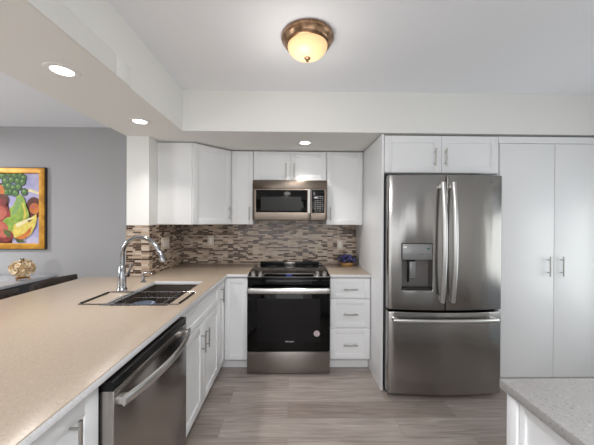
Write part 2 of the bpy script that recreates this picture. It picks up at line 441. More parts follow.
# mosaic backsplash: one tiled surface over back wall, side wall and wall end
tag(MB().slab([XW+.010, -.381, .381, .766], [.915, 1.371, 1.422], lambda i, j: j == 0 or i == 1, .001, .009, M=frame_front(0)).build('backsplash', M_tile), 'brown and cream mosaic tile backsplash on the back wall behind the range', 'backsplash')
tag(MB().box(XW+.001, XW+.009, YS+.0005, -.0005, .915, 1.368).build('backsplash', M_tile), 'mosaic tile backsplash on the side wall in the corner behind the faucet', 'backsplash')
tag(MB().box(XB0+.002, XW+.009, YS-.009, YS-.001, .915, 1.366).build('backsplash', M_tile), 'narrow mosaic tile strip on the end of the white wall above the peninsula', 'backsplash')

# ------------------------------------------------------------------ worktops
ZT, ZB = .914, .884
SX0, SX1, SY0, SY1 = -1.090, -.700, -1.598, -.945      # sink opening
xs = [-1.775, -1.23, SX0, SX1, -.577, -.3825]; ys = [-3.6, SY0, SY1, -.775, -.647, -.0105]
def top_fill(i, j):
    if i == 2 and j == 1: return False
    if i == 4: return j == 4
    if i == 0: return j <= 2
    return True
ct = MB().slab(xs, ys, top_fill, ZB, ZT, .003).band().build('countertop', [M_tan, M_edge_lit])
tag(ct, 'long tan quartz peninsula countertop with the sink cut into it', 'countertop')
tag(MB().box(.3825, .764, -.647, -.0105, ZB, ZT, .003).band().build('countertop', [M_tan, M_edge_lit]), 'short tan quartz countertop between the range and the refrigerator panel', 'countertop')
tag(MB().box(.685, 2.0, -4.2, -2.352, ZB, ZT, .003).build('countertop', M_isl), 'pale speckled quartz countertop on the island at lower right', 'countertop')

# ------------------------------------------------------------------ base cabinets
XD = -.619                                             # carcass front on the peninsula; doors stand to -.600
Fx = frame_px(XD); Fb = frame_front(-.611)
TK = .105
def carcass(parent, x0, x1, y0, y1, z0, z1, name='carcass'):
    return MB().box(x0, x1, y0, y1, z0, z1, .001).build(name, M_cab, parent)
# sink base (open topped box so that the bowl hangs in it)
r = thing('base_cabinet', (-.92, -1.25, 0), 'white two-door sink base cabinet beside the dishwasher', 'cabinet')
c = MB(); c.box(-1.225, XD, -1.668, -1.650, TK, ZB-.001); c.box(-1.225, XD, -.850, -.832, TK, ZB-.001); c.box(-1.225, -1.205, -1.65, -.85, TK, ZB-.001)
c.box(-1.205, XD, -1.65, -.85, TK, TK+.018); c.box(XD-.018, XD, -1.65, -.85, TK, ZB-.001)
c.build('carcass', M_cab, r)
MB().box(-1.225, XD-.06, -1.668, -.832, .001, TK-.001).build('toe_kick', M_kick, r)
shaker('drawer_front', Fx, -1.666, -.834, .702, .874, r)
d = shaker('door', Fx, -1.666, -1.252, TK+.006, .697, r); pull(Fx, -1.292, .565, .14, True, d)
d = shaker('door', Fx, -1.248, -.834, TK+.006, .697, r); pull(Fx, -1.208, .565, .14, True, d)
# corner base
r = thing('base_cabinet', (-.9, -.4, 0), 'white corner base cabinet left of the range with a pull by the inner corner', 'cabinet')
c = MB(); c.slab([-1.225, -.62, -.384], [-.829, -.611, -.011], lambda i, j: not (i == 1 and j == 0), TK, ZB-.001); c.build('carcass', M_cab, r)
c = MB(); c.slab([-1.225, -.68, -.384], [-.829, -.55, -.011], lambda i, j: not (i == 1 and j == 0), .001, TK-.001); c.build('toe_kick', M_kick, r)
d = shaker('door', Fx, -.828, -.634, TK+.006, .874, r, rail=.045); pull(Fx, -.792, .765, .135, True, d)
shaker('door', Fb, -.598, -.388, TK+.006, .874, r, rail=.045)
# cabinet on the near side of the dishwasher
r = thing('base_cabinet', (-.92, -2.8, 0), 'white base cabinet at the near end of the peninsula', 'cabinet')
carcass(r, -1.225, XD, -3.55, -2.306, TK, ZB-.001)
MB().box(-1.225, XD-.06, -3.55, -2.306, .001, TK-.001).build('toe_kick', M_kick, r)
d = shaker('door', Fx, -2.75, -2.308, TK+.006, .874, r); pull(Fx, -2.425, .775, .13, True, d)
d = shaker('door', Fx, -3.19, -2.754, TK+.006, .874, r); pull(Fx, -3.08, .775, .13, True, d)
shaker('door', Fx, -3.545, -3.194, TK+.006, .874, r)
# peninsula back panel
tag(MB().box(-1.245, -1.228, -3.55, -.775, .001, ZB-.001, .001).build('peninsula_panel', M_cab), 'white back panel of the peninsula facing the living room', 'panel')
# drawer base right of the range
r = thing('base_cabinet', (.575, -.32, 0), 'white three-drawer base cabinet between the range and the refrigerator', 'cabinet')
carcass(r, .384, .764, -.611, -.011, TK, ZB-.001)
MB().box(.384, .764, -.555, -.011, .001, TK-.001).build('toe_kick', M_kick, r)
for z0, z1, zh in ((.684, .874, .776), (.409, .679, .543), (.116, .404, .255)):
    d = shaker('drawer', Fb, .388, .760, z0, z1, r, rail=.05, rec=.005); pull(Fb, .574, zh, .135, False, d)
# island cabinet
r = thing('island_cabinet', (1.3, -3.2, 0), 'white panelled island cabinet under the pale speckled worktop', 'cabinet')
carcass(r, .7155, 1.85, -4.15, -2.40, TK, ZB-.001)
MB().box(.78, 1.80, -4.1, -2.45, .001, TK-.001).build('toe_kick', M_kick, r)
Fn = frame_nx(.715)
MB().box(.690, .7150, -2.415, -2.376, TK, ZB-.001, .003).build('corner_post', M_cab, r)
shaker('side_panel', Fn, -3.2, -2.417, TK+.004, ZB-.004, r, rail=.02)
shaker('side_panel', Fn, -4.14, -3.204, TK+.004, ZB-.004, r, rail=.02)

# ------------------------------------------------------------------ wall cabinets
ZU0, ZU1 = 1.372, 2.136
Fu = frame_front(-.306)
r = thing('wall_cabinet', (-.95, -.3, ZU0), 'white corner wall cabinet with an angled door', 'cabinet')
YC = -.612
MB().prism([(XW+.001, -.001), (-.6135, -.001), (-.6135, -.306), (-.921, YC), (XW+.001, YC)], ZU0, ZU1, .001).build('carcass', M_cab, r)
p0, p1 = Vector((-.919, YC, 0)), Vector((-.6155, -.308, 0)); L = (p1-p0).length; ud = (p1-p0)/L; nd = Vector((ud.y, -ud.x, 0))
Fd = Matrix(((ud.x, 0, nd.x, p0.x+nd.x*.001), (ud.y, 0, nd.y, p0.y+nd.y*.001), (0, 1, 0, 0), (0, 0, 0, 1)))
d = shaker('door', Fd, .006, L-.014, ZU0+.002, ZU1-.003, r); pull(Fd, L-.045, 1.487, .135, True, d)
r = thing('wall_cabinet', (-.5, -.16, ZU0), 'narrow white wall cabinet between the angled corner cabinet and the microwave', 'cabinet')
carcass(r, -.612, -.3835, -.306, -.001, ZU0, ZU1)
d = shaker('door', Fu, -.609, -.386, ZU0+.002, ZU1-.003, r, rail=.05); pull(Fu, -.420, 1.487, .135, True, d)
r = thing('wall_cabinet', (0, -.16, 1.829), 'short white two-door wall cabinet above the microwave', 'cabinet')
carcass(r, -.382, .382, -.306, -.001, 1.829, ZU1)
d = shaker('door', Fu, -.379, -.0015, 1.831, ZU1-.003, r); pull(Fu, -.042, 1.932, .15, True, d)
d = shaker('door', Fu, .0015, .379, 1.831, ZU1-.003, r); pull(Fu, .042, 1.932, .15, True, d)
r = thing('wall_cabinet', (.57, -.16, ZU0), 'tall white single-door wall cabinet right of the microwave', 'cabinet')
carcass(r, .3835, .764, -.306, -.001, ZU0, ZU1)
d = shaker('door', Fu, .386, .761, ZU0+.002, ZU1-.003, r); pull(Fu, .421, 1.487, .135, True, d)
tag(MB().box(.767, .786, YF-.001, -.001, .001, ZS-.012, .001).build('end_gable', M_cab), 'tall white side panel between the drawers and the refrigerator', 'panel')
Ff = frame_front(-.912)
r = thing('wall_cabinet', (1.26, -.46, 1.815), 'wide white two-door cabinet above the refrigerator', 'cabinet')
carcass(r, .787, 1.744, -.912, -.001, 1.815, 2.126)
d = shaker('door', Ff, .790, 1.2635, 1.818, 2.122, r); pull(Ff, 1.203, 1.942, .145, True, d)
d = shaker('door', Ff, 1.2665, 1.741, 1.818, 2.122, r); pull(Ff, 1.292, 1.942, .145, True, d)
r = thing('pantry_cabinet', (2.2, -.46, 0), 'tall white two-door pantry cabinet right of the refrigerator', 'cabinet')
carcass(r, 1.746, 2.692, -.912, -.001, TK, 2.126)
MB().box(1.746, 2.692, -.85, -.001, .001, TK-.001).build('toe_kick', M_kick, r)
MB().box(1.748, 2.690, -.928, -.9125, 2.070, 2.124, .001).build('top_rail', M_cab, r)
for a, b, hu in ((1.757, 2.2195, 2.164), (2.2245, 2.688, 2.276)):
    d = MB().box(a, b, TK+.004, 2.066, 0, .019, .0015, M=Ff).build('door', M_cab, r); pull(Ff, hu, 1.043, .165, True, d)

# ------------------------------------------------------------------ refrigerator
RX0, RX1 = .792, 1.701
RXC, RHW = (RX0+RX1)/2, (RX1-RX0)/2
r = thing('refrigerator', (RXC, -.45, 0), 'stainless steel french door refrigerator with water dispenser', 'refrigerator')
MB().box(RX0+.006, RX1-.006, -.960, -.03, .03, 1.765, .004).build('body', M_bodyg, r)
MB().box(RX0+.01, RX1-.01, -.972, -.961, .045, 1.760).build('gasket', M_gap, r)
MB().box(RX0+.02, RX1-.02, -.93, -.87, .002, .035, .004).build('base_grille', M_gap, r)
for a in (RX0+.03, RX1-.11): MB().box(a, a+.08, -1.0, -.88, 1.766, 1.784, .004).build('hinge_cover', M_gap, r)
def bulge(x): return -1.030-.036*(1-((x-RXC)/RHW)**2)
def fwarp(u, v, w):      # u = x, v = z, w 0 back .. 1 front
    return (u, -.974+(bulge(u)+.974)*w if w <= 1 else bulge(u), v)
def panel_door(name, x0, x1, z0, z1, mat, hole=None):
    n = 12; xs = [x0+(x1-x0)*k/n for k in range(n+1)]; zs = [z0, z1]
    if hole:
        hx0, hx1, hz0, hz1 = hole
        xs = sorted([x for x in xs if min(abs(x-hx0), abs(x-hx1)) > .012]+[hx0, hx1]); zs = [z0, hz0, hz1, z1]
    fill = (lambda i, j: not (hole and hx0-1e-6 <= xs[i] < hx1-1e-6 and j == 1))
    mb = MB(); b = bmesh.new()
    mb.slab(xs, zs, fill, 0.0, 1.0, 0, warp=fwarp)
    es = [e for e in mb.bm.edges if len(e.link_faces) == 2 and e.calc_face_angle(0) > 0.9 and min(v.co.y for v in e.verts) < -1.0]
    bmesh.ops.bevel(mb.bm, geom=es, offset=.006, segments=3, profile=.5, affect='EDGES')
    return mb.build(name, mat, r)
HOLE = (.893, 1.131, .869, 1.236)
dl = panel_door('door', RX0, 1.2275, .712, 1.780, M_steel_v, HOLE)
dr = panel_door('door', 1.2345, RX1, .712, 1.780, M_steel_v)
fz = panel_door('freezer_drawer', RX0, RX1, .040, .694, M_steel_v)
# dispenser in the left door
h0, h1, v0, v1 = HOLE
yb = -.985
disp = MB(); disp.box(h0+.001, h1-.001, yb-.004, yb+.002, v0+.001, v1-.001)
dsp = disp.build('dispenser', M_cavity, dl)
yf = bulge(1.01)
MB().box(h0+.002, h1-.002, yf-.001, yb-.005, 1.110, v1-.002, .002).build('control_panel', M_panelg, dsp)
pd = MB(); pd.box(.968, 1.018, yb-.030, yb-.005, .955, 1.095, .004); pd.build('paddle', M_panelg, dsp)
sp = MB(); sp.box(.945, 1.005, yb-.05, yb-.005, 1.092, 1.109, .003); sp.box(.945, .957, yb-.05, yb-.03, .93, 1.1, .002); sp.build('spout', M_black, dsp)
MB().box(h0+.004, h1-.004, yf+.004, yb-.005, v0+.002, v0+.016, .002).build('drip_tray', M_gap, dsp)
MB().box(h0+.008, h0+.034, yf-.0022, yf-.0012, 1.202, 1.216).build('label', M_plastic, dsp)
pm = P('dispenser_print', (92, 110, 104), .4)
for k in range(4): MB().box(1.025+.024*k, 1.039+.024*k, yf-.0022, yf-.0012, 1.15, 1.158).build('button', pm, dsp)
MB().box(1.085, 1.108, yf-.0022, yf-.0012, 1.19, 1.205).build('display', P('display_green', (60, 104, 84), .3), dsp)
# handles: bowed flat bars
for dd, x in ((dl, 1.1880), (dr, 1.2700)):
    mb = MB(); z0, z1 = .785, 1.715; pts = []
    for k in range(25):
        t = k/24; z = z0+(z1-z0)*t; pts.append((x, -1.103-.034*(1-(2*t-1)**2), z))
    mb.tube(pts, .017, 14, ry=.012, upv=(1, 0, 0))
    for z in (z0+.025, z1-.025): mb.box(x-.012, x+.012, -1.105, bulge(x)+.003, z-.020, z+.020, .004)
    mb.build('handle', M_steel_l, dd)
mb = MB(); pts = []
for k in range(29):
    t = k/28; x = .816+(1.640-.816)*t; pts.append((x, -1.084-.036*(1-(2*t-1)**2), .640+.004*(1-(2*t-1)**2)))
mb.tube(pts, .017, 14, ry=.012, upv=(0, 0, 1))
for x in (.838, 1.618): mb.box(x-.02, x+.02, -1.092, bulge(x)+.004, .628, .654, .004)
mb.build('handle', M_steel_l, fz)
ex, ez = 1.610, 1.736; ey = bulge(ex)
Me = Matrix(((1, 0, 0, ex), (0, 0, -1, ey-.003), (0, 1, 0, ez), (0, 0, 0, 1)))
em = MB(); em.lathe([(.0, 0), (.017, 0), (.017, .002), (0, .002)], (0, 0, 0), 28)
em.bm.transform(Me); em = em.build('emblem', P('emblem_grey', (96, 98, 104), .35, metal=.6), dr)
rg = MB(); rg.lathe([(.0148, .0018), (.0172, .0018), (.0172, .0032), (.0148, .0032), (.0148, .0018)], (0, 0, 0), 28); rg.bm.transform(Me); rg.build('ring', M_steel_l, em)
text_mesh('letters', 'GE', .018, M_steel_l, Me @ Matrix.Translation((0, 0, .0026)), em)

# ------------------------------------------------------------------ range
r = thing('range', (0, -.33, 0), 'stainless and black slide-in electric range under the microwave', 'range')
MB().box(-.378, .378, -.640, -.030, .03, .898, .002).build('body', M_black, r)
MB().box(-.377, .377, -.575, -.062, .8985, .919, .003).build('cooktop', M_glassb, r)
for x in (-.381, .3775): MB().box(x, x+.0035, -.60, -.03, .899, .923, .001).build('side_trim', M_steel_l, r)
for (x, y, rad) in ((-.20, -.42, .105), (.20, -.42, .095), (-.20, -.20, .075), (.20, -.20, .085), (0, -.17, .05)):
    b = MB()
    for q in (rad, rad*.62): b.lathe([(q-.003, .9192), (q, .9192), (q, .9196), (q-.003, .9196), (q-.003, .9192)], (x, y, 0), 48)
    b.build('burner', M_ring, r)
vt = MB(); vt.box(-.335, .335, -.060, -.031, .899, .948, .006); vt = vt.build('rear_vent', M_black, r)
vp = MB(); vp.box(-.062, .062, -.066, -.0602, .915, .944, .001); vp.build('vent_plate', M_steel, vt)
# sloped control panel
a0, a1 = (-.5755, .921), (-.668, .893)
Mp = Matrix(((0, 0, 1, 0), (1, 0, 0, 0), (0, 1, 0, 0), (0, 0, 0, 1)))
cp = MB(); cp.prism([(a0[0], a0[1]), (a1[0], a1[1]), (a1[0], .872), (a0[0], .872)], -.380, .380, .0015, M=Mp); cp = cp.build('control_panel', M_glassb, r)
sl = Vector((0, a1[0]-a0[0], a1[1]-a0[1])); sl.normalize(); nrm = Vector((0, sl.z, -sl.y))
def on_slope(x, t, h=0): return Vector((x, a0[0]+(a1[0]-a0[0])*t, a0[1]+(a1[1]-a0[1])*t))+nrm*h
def slope_box(mb, x0, x1, t0, t1, h0, h1):
    Ms = Matrix(((1, 0, 0, 0), (0, sl.y, nrm.y, a0[0]), (0, sl.z, nrm.z, a0[1]), (0, 0, 0, 1))); Ls = math.hypot(a1[0]-a0[0], a1[1]-a0[1])
    mb.box(x0, x1, t0*Ls, t1*Ls, h0, h1, .0004, M=Ms)
tm = MB(); slope_box(tm, -.372, -.235, .84, .97, .0002, .003); slope_box(tm, .235, .372, .84, .97, .0002, .003); slope_box(tm, -.235, .235, .22, .34, .0002, .003)
slope_box(tm, -.24, -.228, .22, .97, .0002, .003); slope_box(tm, .228, .24, .22, .97, .0002, .003); slope_box(tm, -.235, .235, .93, .97, .0002, .003); tm.build('trim', M_steel_l, cp)
dp = MB(); slope_box(dp, -.028, .028, .46, .76, .0002, .0015); dp.build('display', M_display, cp)
for x in (-.330, -.265, .265, .330):
    k = MB(); c0 = on_slope(x, .52); k.cyl(c0+nrm*.0005, c0+nrm*.006, .025, 24); k.tube([c0+nrm*.006, c0+nrm*.034], [.020, .016], 24)
    k = k.build('knob', M_steel_l, r)
MB().box(-.379, .379, -.662, -.641, .806, .871, .002).build('fascia', M_glassb, r)
od = MB(); od.box(-.379, .379, -.676, -.642, .218, .802, .003); od = od.build('oven_door', M_glassb, r)
ow = MB(); ow.box(-.29, .29, -.6775, -.6762, .30, .70); ow.build('window', P('oven_window_glass', (7, 7, 8), .06, spec=.3), od)
oh = MB(); pts = []
for k in range(21):
    t = k/20; pts.append((-.345+.69*t, -.716-.010*(1-(2*t-1)**2), .779))
oh.tube(pts, .026, 16, ry=.009, upv=(0, 0, 1))
oh.build('handle', M_steel_l, od)
for x in (-.36, .36): MB().box(x-.016, x+.016, -.722, -.6765, .757, .801, .005).build('handle_bracket', M_nickel, od)
text_mesh('logo', 'Whirlpool', .019, P('logo_silver', (205, 205, 205), .4), Matrix(((1, 0, 0, .008), (0, 0, -1, -.6782), (0, 1, 0, .307), (0, 0, 0, 1))), od)
st = MB(); st.lathe([(0, 0), (.028, 0), (.028, .001), (0, .001)], (0, 0, 0), 32); st.bm.transform(Matrix(((1, 0, 0, .258), (0, 0, -1, -.6778), (0, 1, 0, .380), (0, 0, 0, 1)))); st.build('sticker', M_sticker, od)
MB().box(-.379, .379, -.674, -.642, .014, .211, .003).build('storage_drawer', M_steel, r)
for x in (-.33, .33): MB().cyl((x, -.60, .001), (x, -.60, .031), .02).build('foot', M_black, r)
r.location.x -= .003; r.location.y -= .012

# ------------------------------------------------------------------ microwave
r = thing('microwave', (0, -.2, 1.425), 'stainless steel over-the-range microwave', 'microwave')
MB().box(-.378, .378, -.385, -.011, 1.424, 1.824, .002).build('body', M_black, r)
MB().box(-.37, .37, -.38, -.05, 1.416, 1.4235).build('underside_grille', M_black, r)
MB().box(-.378, .378, -.408, -.386, 1.736, 1.824, .003).build('top_fascia', M_steel_m, r)
dm = MB(); dm.slab([-.378, -.344, .176, .212], [1.420, 1.497, 1.724, 1.734], lambda i, j: not (i == 1 and j == 1), .0, .022, .0015, M=frame_front(-.386)); dm = dm.build('door', M_steel_m, r)
wn = MB(); wn.box(-.3435, .1755, -.403, -.390, 1.4975, 1.7235, .001); wn = wn.build('window', M_glassb, dm)
ws = MB(); ws.box(-.295, .115, -.4042, -.4032, 1.515, 1.655); ws.build('mesh_screen', P('window_mesh', (34, 33, 32), .3, spec=.2), wn)
hd = MB(); hd.tube([(.194, -.432, 1.490), (.194, -.436, 1.60), (.194, -.432, 1.728)], .0135, 14, ry=.009, upv=(1, 0, 0))
for z in (1.505, 1.712): hd.box(.186, .202, -.430, -.407, z-.008, z+.008, .002)
hd.build('handle', M_steel_l, dm)
fr = MB(); fr.slab([.214, .222, .352, .378], [1.420, 1.494, 1.726, 1.734], lambda i, j: not (i == 1 and j == 1), .0, .022, .0015, M=frame_front(-.386)); fr.build('side_fascia', M_steel_m, r)
cpn = MB(); cpn.box(.2225, .3515, -.4035, -.390, 1.4945, 1.7255, .001); cpn = cpn.build('control_panel', M_glassb, r)
MB().box(.255, .335, -.4045, -.4038, 1.690, 1.712).build('display', P('display_black', (12, 16, 18), .1), cpn)
ky = MB()
for i in range(4):
    for j in range(8): ky.box(.252+.024*i, .268+.024*i, -.4045, -.4038, 1.508+.021*j, 1.519+.021*j)
ky.build('keypad', P('keypad_print', (96, 94, 92), .5), cpn)

# ------------------------------------------------------------------ dishwasher
r = thing('dishwasher', (-.88, -1.985, 0), 'dark stainless dishwasher with a bowed bar handle in the peninsula', 'dishwasher')
DY0, DY1 = -2.300, -1.674
MB().box(-1.2, -.606, DY0+.004, DY1-.004, .105, .872, .002).build('body', M_gap, r)
MB().box(-1.2, -.66, DY0+.004, DY1-.004, .002, .102, .002).build('toe_panel', M_black, r)
dd = MB(); dd.box(-.605, -.556, DY0, DY1, .112, .845, .004); dd = dd.build('door', M_steel_d, r)
cs = MB(); cs.box(-.605, -.558, DY0, DY1, .846, .876, .003); cs.build('control_strip', M_black, r)
hd = MB(); pts = []
for k in range(33):
    t = k/32; y = DY0+.012+(DY1-DY0-.035)*t; pts.append((-.531+.040*(1-(2*t-1)**2), y, .806))
hd.tube(pts, .018, 14, ry=.008, upv=(0, 0, 1))
for y in (DY0+.027, DY1-.040): hd.box(-.557, -.530, y-.014, y+.014, .793, .819, .003)
hd.build('handle', M_steel_l, dd)

# ------------------------------------------------------------------ sink, faucet, rack
r = thing('sink', ((SX0+SX1)/2, (SY0+SY1)/2, .66), 'undermount stainless steel sink bowl in the tan counter', 'sink')
sb = MB(); t = .006; a, b, c_, d_ = SX0-.002, SX1+.002, SY0-.002, SY1+.002; zb, zt = .665, ZB-.0006
sb.box(a-.02, a, c_-.02, d_+.02, zt-.004, zt); sb.box(b, b+.02, c_-.02, d_+.02, zt-.004, zt); sb.box(a, b, c_-.02, c_, zt-.004, zt); sb.box(a, b, d_, d_+.02, zt-.004, zt)
sb.box(a-t, a, c_, d_, zb, zt-.0005); sb.box(b, b+t, c_, d_, zb, zt-.0005); sb.box(a-t, b+t, c_-t, c_, zb, zt-.0005); sb.box(a-t, b+t, d_, d_+t, zb, zt-.0005)
sb.box(a-t, b+t, c_-t, d_+t, zb-t, zb); sb.build('bowl', M_sink, r)
MB().lathe([(0, 0), (.045, 0), (.043, .004), (.03, .003), (0, .001)], (-1.0, -1.27, zb), 28).build('drain', M_chrome, r)

r = thing('faucet', (-1.178, -1.237, ZT), 'tall chrome gooseneck faucet standing behind the sink', 'faucet')
fx, fy = -1.178, -1.237
MB().lathe([(0, .0005), (.034, .0005), (.034, .006), (.030, .012), (.028, .03), (.026, .08), (.023, .17), (.019, .178), (0, .178)], (fx, fy, ZT), 28).build('body', M_chrome, r)
pts = [(fx, fy, ZT+.17), (fx+.002, fy, ZT+.22)]
for k in range(23):
    an = PI-(PI*0.93)*k/22; pts.append((fx+.132+.130*math.cos(an), fy-.01*math.sin(an), ZT+.245+.128*math.sin(an)))
e = Vector(pts[-1]); pts.append((e.x+.012, e.y, e.z-.010))
MB().tube(pts, .0150, 16).build('spout', M_chrome, r)
e = Vector(pts[-1])
MB().tube([e+Vector((-.004, 0, .012)), e+Vector((.004, 0, -.01)), e+Vector((.013, 0, -.045)), e+Vector((.020, 0, -.062))], [.0155, .018, .021, .018], 18).build('spray_head', M_chrome, r)
lv = MB(); lv.cyl((fx+.018, fy, ZT+.105), (fx+.048, fy-.004, ZT+.108), .015, 16); lv.tube([(fx+.043, fy-.004, ZT+.108), (fx+.062, fy-.008, ZT+.16), (fx+.068, fy-.008, ZT+.20)], [.008, .0065, .0055], 12); lv.build('lever', M_chrome, r)

r = thing('soap_dispenser', (-1.163, -.985, ZT), 'small chrome soap dispenser pump set in the counter beyond the faucet', 'soap dispenser')
MB().lathe([(0, .0005), (.022, .0005), (.022, .006), (.014, .012), (.012, .045), (0, .047)], (-1.163, -.985, ZT), 22).build('body', M_chrome, r)
MB().tube([(-1.163, -.985, ZT+.045), (-1.163, -.985, ZT+.066), (-1.150, -.987, ZT+.076), (-1.11, -.992, ZT+.078), (-1.09, -.995, ZT+.070)], [.008, .009, .0085, .007, .006], 14).build('nozzle', M_chrome, r)

r = thing('dish_rack', (-.93, -1.44, ZT), 'expandable wire dish rack hung across the sink with black grips', 'dish rack')
w = .0028; y0, y1 = -1.586, -1.305; xa, xb = SX0+.035, SX1-.035; ztp, zbt = ZT+.004, ZT-.085
bk = MB()
def loop(z, dx=0): return [(xa+dx, y0, z), (xb-dx, y0, z), (xb-dx, y1, z), (xa+dx, y1, z)]
for z, dx in ((ztp, 0), (ztp-.04, .006), (zbt, .015)):
    L4 = loop(z, dx)
    for i in range(4): bk.cyl(L4[i], L4[(i+1) % 4], w, 8)
n = 13
for k in range(1, n):
    x = xa+(xb-xa)*k/n; bk.tube([(x, y0, ztp), (x, y0+.004, zbt), (x, y1-.004, zbt), (x, y1, ztp)], w*.7, 6)
for k in range(1, 8):
    y = y0+(y1-y0)*k/8; bk.tube([(xa, y, ztp), (xa+.015, y, zbt), (xb-.015, y, zbt), (xb, y, ztp)], w*.7, 6)
bk.build('basket', M_chrome, r)
for xe, xi in ((-1.216, xa), (-.640, xb)): MB().tube([(xi, y0, ztp), (xe, y0, ztp), (xe, y1, ztp), (xi, y1, ztp)], .0035, 8).build('arm', M_chrome, r)
for x in (-1.216, -.640):
    MB().cyl((x, y0+.02, ztp+.001), (x, y1-.02, ztp+.001), .0062, 12).build('grip', M_rubber, r)
bw = MB(); bw.lathe([(0, .0), (.03, .0), (.055, .012), (.072, .04), (.068, .04), (.05, .016), (.0, .006)], (-.93, -1.42, zbt+.003), 28)
tag(bw.build('bowl', M_dish), 'blue grey bowl drying in the wire rack over the sink', 'bowl')

# ------------------------------------------------------------------ lamps
CAN = []
def downlight(x, y, label):
    r = thing('recessed_light', (x, y, ZS), label, 'recessed light', 'round recessed downlights in the soffit and beam')
    MB().lathe([(.046, -.002), (.048, -.006), (.070, -.005), (.073, -.0008), (.046, -.0008), (.046, -.002)], (x, y, ZS), 40).build('trim_ring', M_wall, r)
    MB().lathe([(0, -.0045), (.044, -.004), (.0455, -.0008), (0, -.0008)], (x, y, ZS), 36).build('lens', M_led, r)
    l = area('downlight_glow', (x, y, ZS-.012), (x, y, 0), .08, .08, 2.5, (1.0, .96, .91), 'DISK', 1.9)
    return r
downlight(-1.109, -1.832, 'recessed round downlight in the beam, the nearer one over the counter')
downlight(-1.109, -1.139, 'recessed round downlight in the beam, the one nearer the kitchen corner')
downlight(.141, -.620, 'recessed round downlight in the soffit in front of the microwave')

LX, LY = .110, -1.60
r = thing('ceiling_light', (LX, LY, HC), 'bronze flush mount ceiling light with a glowing alabaster dome', 'ceiling light')
MB().lathe([(0, -.001), (.148, -.001), (.152, -.010), (.150, -.022), (.140, -.030), (.136, -.042), (.128, -.052), (.116, -.056), (.110, -.050), (0, -.045)], (LX, LY, HC), 56).build('pan', M_bronze, r)
pr = []
for k in range(15):
    an = PI/2*k/14; pr.append((.116*math.cos(an)+.0 if k < 14 else 0, -.054-.070*math.sin(an)))
MB().lathe(pr, (LX, LY, HC), 48).build('glass_dome', M_glow, r)
MB().lathe([(0, -.148), (.005, -.146), (.009, -.139), (.006, -.134), (.016, -.129), (.019, -.123), (.014, -.119), (0, -.118)], (LX, LY, HC), 24).build('finial', M_bronze, r)
d = bpy.data.lights.new('ceiling_bulb', 'POINT'); d.energy = 2.3; d.color = (1.0, .96, .90); d.shadow_soft_size = .11
o = bpy.data.objects.new('ceiling_bulb', d); COL.objects.link(o); o.location = (LX-.06, LY-.02, HC-.34)

# ------------------------------------------------------------------ outlets
def outlet(c, F, w, h, label, gangs=1):
    r = thing('outlet', c, label, 'outlet', 'outlets on the tiled wall')
    MB().box(-w/2, w/2, -h/2, h/2, 0, .006, .002, M=F).build('cover_plate', M_plate, r)
    for g in range(gangs):
        u = (g-(gangs-1)/2)*.046
        MB().box(u-.0165, u+.0165, -.033, .033, .0055, .008, .001, M=F).build('socket', M_plastic, r)
def Fout(x, y, z): return Matrix(((1, 0, 0, x), (0, 0, -1, y), (0, 1, 0, z), (0, 0, 0, 1)))
outlet((-.913, -.0095, 1.18), Fout(-.913, -.0095, 1.18), .072, .118, 'single outlet plate on the back tile left of the range')
outlet((.582, -.0095, 1.135), Fout(.582, -.0095, 1.135), .072, .115, 'single outlet plate on the back tile above the flower basket')
Fs = Matrix(((0, 0, 1, XW+.0095), (1, 0, 0, -.47), (0, 1, 0, 1.185), (0, 0, 0, 1)))
outlet((XW+.0095, -.47, 1.185), Fs, .165, .118, 'wide triple-gang plate on the side tile behind the faucet', 3)

# ------------------------------------------------------------------ flower basket
bx, by = .638, -.135
r = thing('flower_basket', (bx, by, ZT), 'small wicker basket of dark blue flowers on the short counter', 'flower basket')
MB().lathe([(0, .001), (.060, .001), (.074, .018), (.080, .036), (.076, .040), (.068, .030), (0, .028)], (bx, by, ZT), 32).build('basket', M_wicker, r)
fl = MB(); lf = MB()
for k in range(120):
    an = random.uniform(0, 2*PI); q = math.sqrt(random.random())*.092; z = ZT+.048+.075*random.random()*(1-(q/.13)**2)
    p = (bx+q*math.cos(an)*1.02, by+q*math.sin(an)*.80, z)
    (fl if k % 4 else lf).blob(p, random.uniform(.010, .017), 1, 1, random.uniform(.7, 1.3))
for k in range(26):
    an = random.uniform(0, 2*PI); q0, q1 = .04, random.uniform(.085, .105)
    lf.tube([(bx+q0*math.cos(an), by+q0*math.sin(an)*.8, ZT+.038), (bx+q1*math.cos(an), by+q1*math.sin(an)*.8, ZT+.06+.06*random.random()), (bx+q1*1.12*math.cos(an), by+q1*.86*math.sin(an), ZT+.05+.07*random.random())], [.004, .006, .001], 6)
fl.build('flowers', M_lav, r); lf.build('leaves', M_leafd, r)

# ------------------------------------------------------------------ living room corner
# painting
PX0, PX1, PZ0, PZ1, PY = -3.80, -2.812, 1.075, 2.002, .028
r = thing('painting', ((PX0+PX1)/2, PY, PZ0), 'fruit still life painting in a gold frame on the grey wall', 'painting')
fw = .062
fr = MB(); fr.slab([PX0, PX0+fw, PX1-fw, PX1], [PZ0, PZ0+fw, PZ1-fw, PZ1], lambda i, j: not (i == 1 and j == 1), 0, .035, .006, M=frame_front(PY)); fr = fr.build('frame', M_gold, r)
il = MB(); il.slab([PX0-.008, PX0, PX1, PX1+.008], [PZ0-.008, PZ0, PZ1, PZ1+.008], lambda i, j: not (i == 1 and j == 1), 0, .026, .002, M=frame_front(PY)); il.build('outer_edge', M_dwood, fr)
cv = MB(); YC0 = PY-.010
pal = {}
pmats = [speckle('canvas_lavender', (150, 146, 190), (196, 190, 214), 6, .6)]
def ink(nm, c1, c2, sc=14):
    pmats.append(speckle('canvas_'+nm, c1, c2, sc, .6)); return len(pmats)-1
